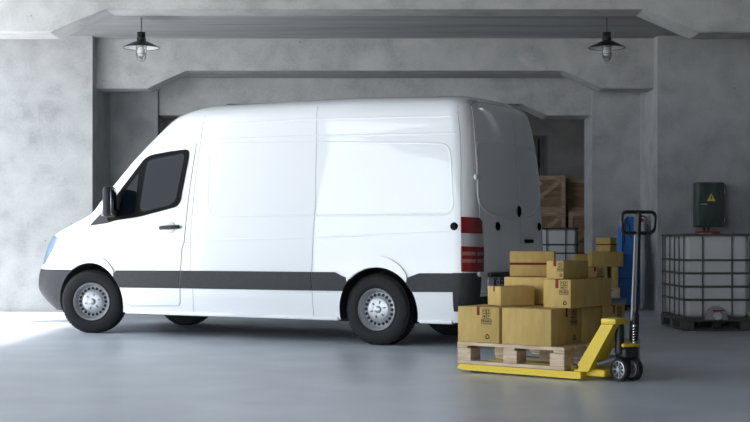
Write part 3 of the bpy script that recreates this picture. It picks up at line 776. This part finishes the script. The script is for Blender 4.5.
# ------------------------------------------------------------------ blue stacker with the rear pallet
ST = thing('pallet_stacker', 'tall blue pallet stacker with rounded top standing behind the jack handle', 'pallet stacker', (0, 0, 0))
b = NB()
prof = [(3.62, .10), (3.585, .28), (3.565, .45), (3.565, .68), (3.60, .76), (3.635, .80), (3.64, 1.05), (3.655, 1.25), (3.685, 1.36), (3.725, 1.395), (3.90, 1.395), (3.90, .10)]
prof = [(x*1.0175, 1.053+(z-1.053)*1.0175) for x, z in prof]
prism(b, round_poly(prof, .03, 3), 20.40, 20.85)
bs = obj('body_panel', b, M_BLUE, ST, 30)
b = NB(); tube(b, [(x-.004, 20.40, z) for x, z in prof[:-2]], .009, 8); obj('edge_trim', b, M_BLK, bs, 60)
b = NB(); tube(b, [(x*1.0175, 20.395, z) for x, z in [(3.66, 1.0), (3.675, 1.25), (3.70, 1.35), (3.73, 1.30), (3.76, 1.08)]], .007, 8); obj('hose', b, M_BLK, bs, 60)
b = NB()
for z in (.48, .83): box(b, 3.64 if z < .6 else 3.715, 3.96, 20.394, 20.40, z-.004, z+.004)
obj('panel_joint', b, M_INK, bs, 0)
for y0 in (19.98, 20.42):
    b = NB(); box(b, 2.5, 3.62, y0, y0+.14, .10, .2025, .01, 2); f = obj('fork', b, M_BLUEGREY, ST, 30)
    b = NB(); lathe(b, [(0, -.05), (.05, -.05), (.05, .05), (0, .05)], 20, Matrix.Translation((2.62, y0+.07, .05)) @ Matrix.Rotation(PI/2, 4, 'X')); obj('load_roller', b, M_BLK, f, 40)
b = NB(); box(b, 3.50, 3.68, 19.98, 20.85, .101, .201, .01, 2); obj('base_frame', b, M_BLUEGREY, ST, 30)
for x in (3.74, 3.90):
    for y in (20.47, 20.77):
        b = NB(); lathe(b, [(0, -.025), (.055, -.025), (.055, .025), (0, .025)], 20, Matrix.Translation((x, y, .055)) @ Matrix.Rotation(PI/2, 4, 'X')); obj('caster', b, M_BLK, ST, 40)
build_pallet(1.06, .72, .2035, .352, (2.52, 19.93), 0, 'small raised pallet on the forks of the blue pallet stacker')
G2 = 'boxes on the rear pallet'
ZB = .3535
carton('box with red tape tab and printed marks under the flat wide box, rear stack', (3.06, 19.95, ZB), 0, .31, .35, .305, 'front', ('front', .23, .10, .26, .15), G2)
carton('narrow upright box at the right end of the rear pallet, beside the blue stacker', (3.462, 19.95, ZB), 0, .095, .40, .303, None, None, G2)
carton('flat wide box bridging two boxes in the rear stack', (3.165, 19.95, ZB+.31), 0, .465, .40, .218, None, None, G2)
carton('small top box with a red strap crowning the rear stack', (3.243, 20.03, ZB+.533), math.radians(-38), .235, .19, .20, None, None, G2, True)
carton('plain box at the back of the rear stack, left of its flat wide box', (2.985, 20.365, ZB), 0, .27, .26, .485, None, None, G2)

# ------------------------------------------------------------------ IBC containers
def ibc(label, x0, y0, w, d, h, zb, valve=True, base_extra=0):
    t = thing('bulk_container', label, 'bulk container', (x0, y0, zb), 0)
    b = NB(); box(b, .035, w-.035, .035, d-.035, .15, h-.02, .07, 5); obj('tank', b, M_TANK if valve else M_TANK_BRIGHT, t, 40)
    b = NB(); lathe(b, [(0, .03), (.08, .03), (.09, .02), (.09, -.03)], 28, Matrix.Translation((w/2, d*.5, h-.02))); obj('filler_cap', b, M_TANK, t, 40)
    hs = [.145+.0, .36, .513, .667, .82, h-.012]
    def hoop(z, r):
        q = NB(); pts = [(x, y, z) for x, y in rrect(.012, w-.012, .012, d-.012, .055, 4)]; tube(q, pts, r, 8, True); return q
    for z in hs: obj('cage_hoop', hoop(z, .016 if z in (hs[0], hs[-1]) else .013), M_CAGE, t, 60)
    q = .24
    for x in (.25, w/2-.17 if w > .9 else .25, w-.25) if False else (.24, .58):
        for y in (.012, d-.012):
            b = NB(); tube(b, [(x, y, .14), (x, y, h-.012)], .0085, 8); obj('cage_upright', b, M_CAGE, t, 60)
    for x, y in ((.025, .025), (w-.025, .025), (.025, d-.025), (w-.025, d-.025)):
        b = NB(); tube(b, [(x, y, .14), (x, y, h-.012)], .0085, 8); obj('cage_upright', b, M_CAGE, t, 60)
    for y in (.20, .42, .66, .90):
        for x in (.012, w-.012):
            b = NB(); tube(b, [(x, y*d/1.1, .14), (x, y*d/1.1, h-.012)], .0085, 8); obj('cage_upright', b, M_CAGE, t, 60)
    pb = NB(); box(pb, .0, w, .0, d, .105, .135, .01, 2)
    for y in (0, d/2-.06, d-.12):
        for x in (0, w/2-.07, w-.14):
            if valve and y == 0 and abs(x-(w/2-.07)) < .01: continue
            box(pb, x, x+.14, y, y+.12, -base_extra+.012, .106, .008, 1)
    for y in (0.005, d-.03): tube(pb, [(.01, y+.012, -base_extra+.014), (w-.01, y+.012, -base_extra+.014)], .014, 8)
    for x in (0.015, w-.015): tube(pb, [(x, .01, -base_extra+.014), (x, d-.01, -base_extra+.014)], .014, 8)
    obj('pallet_base', pb, M_CAGE, t, 40)
    if valve:
        b = NB(); prism(b, [(w/2-.125*math.cos(a)*1.06-.015, .13+.16*math.sin(a)) for a in [PI*k/16 for k in range(17)]], -.012, .03); vs_ = obj('valve_shield', b, M_VALVE, t, 40)
        b = NB(); M = Matrix.Translation((w/2-.01, -.012, .175)) @ Matrix.Rotation(PI/2, 4, 'X'); lathe(b, [(.0, .05), (.02, .05), (.026, .062), (.042, .062), (.046, .03), (.046, 0)], 26, M); vv = obj('valve_cap', b, M_TANK, vs_, 40)
        b = NB(); box(b, w/2-.06, w/2+.05, -.045, -.015, .228, .246, .006, 2); obj('valve_lever', b, M_VRED, vs_, 40)
        b = NB(); prism(b, [(w/2-.07, .115), (w/2+.06, .115), (w/2+.02, .03), (w/2-.03, .03)], -.03, .05); obj('outlet', b, M_BLK, vs_, 30)
    return t
ibc('large caged white liquid container with a valve, by the wall under the electrical box', 3.555, 15.8, .82, 1.2, 1.125, 0)
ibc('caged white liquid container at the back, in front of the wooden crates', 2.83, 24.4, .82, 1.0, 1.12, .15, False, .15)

# ------------------------------------------------------------------ crates
def crate(label, x0, y0, z0, a, c, h, diag=True):
    t = thing('wooden_crate', label, 'crate', (x0, y0, z0), 0, 'wooden crates at the back')
    b = NB(); n = 5
    for k in range(n): box(b, .03, a-.03, .03, c-.03, .015+(h-.03)*k/n+.002, .015+(h-.03)*(k+1)/n-.002, .004, 1)
    obj('plank_panel', b, M_CRATED, t, 0)
    w = .085
    def fb(b_):
        obj('frame_board', b_, M_CRATE, t, 0)
    for y0_, y1_ in ((0, .03), (c-.03, c)):
        for z in (0, h-w): q = NB(); box(q, 0, a, y0_, y1_, z, z+w, .003, 1); fb(q)
        for x in (0, a-w): q = NB(); box(q, x, x+w, y0_, y1_, w, h-w, .003, 1); fb(q)
    for x0_, x1_ in ((0, .03), (a-.03, a)):
        for z in (0, h-w): q = NB(); box(q, x0_, x1_, .03, c-.03, z, z+w, .003, 1); fb(q)
    if diag:
        L = math.hypot(a-2*w, h-2*w); q = NB(); box(q, -L/2+.02, L/2-.02, .004, .03, -w/2, w/2, .003, 1, Matrix.Translation((a/2, 0, h/2)) @ Matrix.Rotation(-math.atan2(h-2*w, a-2*w), 4, 'Y')); obj('diagonal_brace', q, M_CRATE, t, 0)
    return t
CY = 26.5
crate('upper wooden crate with diagonal brace, nearest the van, on the back stack', 2.90, CY, 1.604, .80, .75, .70)
crate('plain wooden crate set back, on top of the right-hand back stack', 3.76, CY+.30, 1.604, .80, .75, .66, False)
crate('middle wooden crate of the stack behind the caged container', 2.90, CY, .902, .80, .75, .70)
crate('middle wooden crate of the right-hand back stack', 3.76, CY, .902, .80, 1.06, .70)
crate('bottom wooden crate of the stack behind the caged container', 2.90, CY, 0, .80, .75, .90)
crate('bottom wooden crate of the right-hand back stack', 3.76, CY, 0, .80, 1.06, .90)

# ------------------------------------------------------------------ electrical box
EB = thing('electrical_box', 'dark green electrical cabinet with yellow warning triangle on the right wall', 'electrical box', (4.655, YA, 1.245), 0)
b = NB(); box(b, 0, .40, -.22, -.001, 0, .645, .015, 3); obj('case', b, M_GREEN, EB, 40)
b = NB(); box(b, .02, .405, -.25, -.2205, .012, .633, .012, 3); dr = obj('cabinet_door', b, M_GREEN, EB, 40)
b = NB(); box(b, .06, .15, -.258, -.25, .318, .335, .003, 1); obj('name_strip', b, M_RIM, dr, 0)
for z in (.10, .52):
    b = NB(); tube(b, [(.41, -.245, z-.035), (.41, -.245, z+.035)], .012, 10); obj('hinge', b, M_GREY, dr, 40)
b = NB(); prism(b, round_poly([(.145, .37), (.275, .37), (.21, .485)], .015, 3), -.254, -.25); wt = obj('warning_triangle', b, M_WARN, dr, 0)
b = NB(); prism(b, [(.214, .455), (.194, .415), (.208, .417), (.200, .383), (.228, .425), (.213, .422), (.222, .452)], -.256, -.2535); obj('lightning_bolt', b, M_BLK, wt, 0)
for x in (.14, .20):
    b = NB(); tube(b, [(x, -.10, .01), (x, -.10, -.07)], .013, 10); obj('conduit', b, M_BLK, EB, 60)
b = NB(); box(b, .03, .36, -.17, -.001, -.135, -.065, .012, 2); o = obj('junction_box', b, M_VRED, EB, 40); o['label'] = 'red junction box below the cabinet'

# ------------------------------------------------------------------ pendant lamps
def lamp(label, x, y):
    t = thing('pendant_lamp', label, 'lamp', (x, y, 3.44), 0, 'pendant lamps')
    zc = 3.97-3.40 if y < 18.1 else .62
    b = NB(); tube(b, [(0, 0, .385), (0, 0, 4.03-3.44)], .006, 8); obj('cord', b, M_BLK, t, 60)
    b = NB(); lathe(b, [(0, .395), (.055, .390), (.058, .365), (.050, .355), (.058, .345), (.058, .335), (.050, .328), (.06, .32), (.062, .275), (.075, .262)], 36); obj('socket_cap', b, M_LAMP, t, 40)
    b = NB(); lathe(b, [(.06, .275), (.10, .262), (.175, .225), (.240, .190), (.247, .183), (.244, .178), (.236, .184)], 56); sh = obj('lamp_shade', b, M_LAMP, t, 50)
    b = NB(); lathe(b, [(.236, .184), (.17, .219), (.10, .254), (.055, .262)], 56); obj('shade_lining', b, M_ENAM, sh, 50)
    b = NB(); lathe(b, [(.05, .26), (.062, .24), (.064, .10), (.058, .055), (.038, .022), (0, .012)], 32); j = obj('glass_jar', b, M_JAR, t, 60)
    b = NB(); lathe(b, [(.018, .25), (.02, .20), (.04, .15), (.043, .12), (.03, .085), (0, .075)], 24); obj('bulb', b, M_BULB, t, 60)
    b = NB()
    for k in range(4):
        a = PI/2*k+.5; c, s = math.cos(a), math.sin(a); tube(b, [(.07*c, .07*s, .26), (.072*c, .072*s, .09), (.062*c, .062*s, .04), (.035*c, .035*s, .008), (0, 0, 0)], .004, 6)
    for z in (.19, .10): tube(b, [(.072*math.cos(q*.2618), .072*math.sin(q*.2618), z) for q in range(24)], .004, 6, True)
    obj('wire_cage', b, M_GREY, t, 60)
lamp('black caged pendant lamp hanging on the brighter side, above the van cab', -3.125, 18.25)
lamp('black caged pendant lamp hanging above the blue stacker', 3.10, 18.25)

# ------------------------------------------------------------------ light
W = bpy.data.worlds.new('World'); SC.world = W; W.use_nodes = True
bg = W.node_tree.nodes['Background']; bg.inputs['Color'].default_value = (.82, .91, 1, 1); bg.inputs['Strength'].default_value = 1.6
sun = bpy.data.lights.new('sun', 'SUN'); sun.energy = 6; sun.angle = math.radians(8); sun.color = (1, .97, .92)
so = bpy.data.objects.new('sun', sun); COL.objects.link(so)
sd = Vector((1, -.07, -2.26)).normalized()
so.rotation_euler = sd.to_track_quat('-Z', 'Y').to_euler()
def portal(loc, rot, sx, sy):
    l = bpy.data.lights.new('portal', 'AREA'); l.shape = 'RECTANGLE'; l.size = sx; l.size_y = sy; l.cycles.is_portal = True
    o = bpy.data.objects.new('portal', l); COL.objects.link(o); o.location = loc; o.rotation_euler = rot
portal((-9.35, 3.3, 2.6), (0, -PI/2, 0), 5.2, 14.6)
portal((-5.9, -4.1, 2.6), (PI/2, 0, 0), 6.8, 5.2)
portal((-6.65, 16.2, 2.6), (0, -PI/2, 0), 5.2, 7.6)

cam = bpy.data.cameras.new('camera'); co = bpy.data.objects.new('camera', cam); COL.objects.link(co)
co.location = (0, 0, 1.053); co.rotation_euler = (PI/2, 0, 0)
cam.sensor_width = 36; cam.lens = 1365/750*36; cam.shift_y = 29/750; cam.clip_end = 200
SC.camera = co
vs = SC.view_settings
vs.view_transform = 'Standard'; vs.look = 'None'; vs.gamma = 1; vs.use_curve_mapping = False; vs.exposure = 1.52
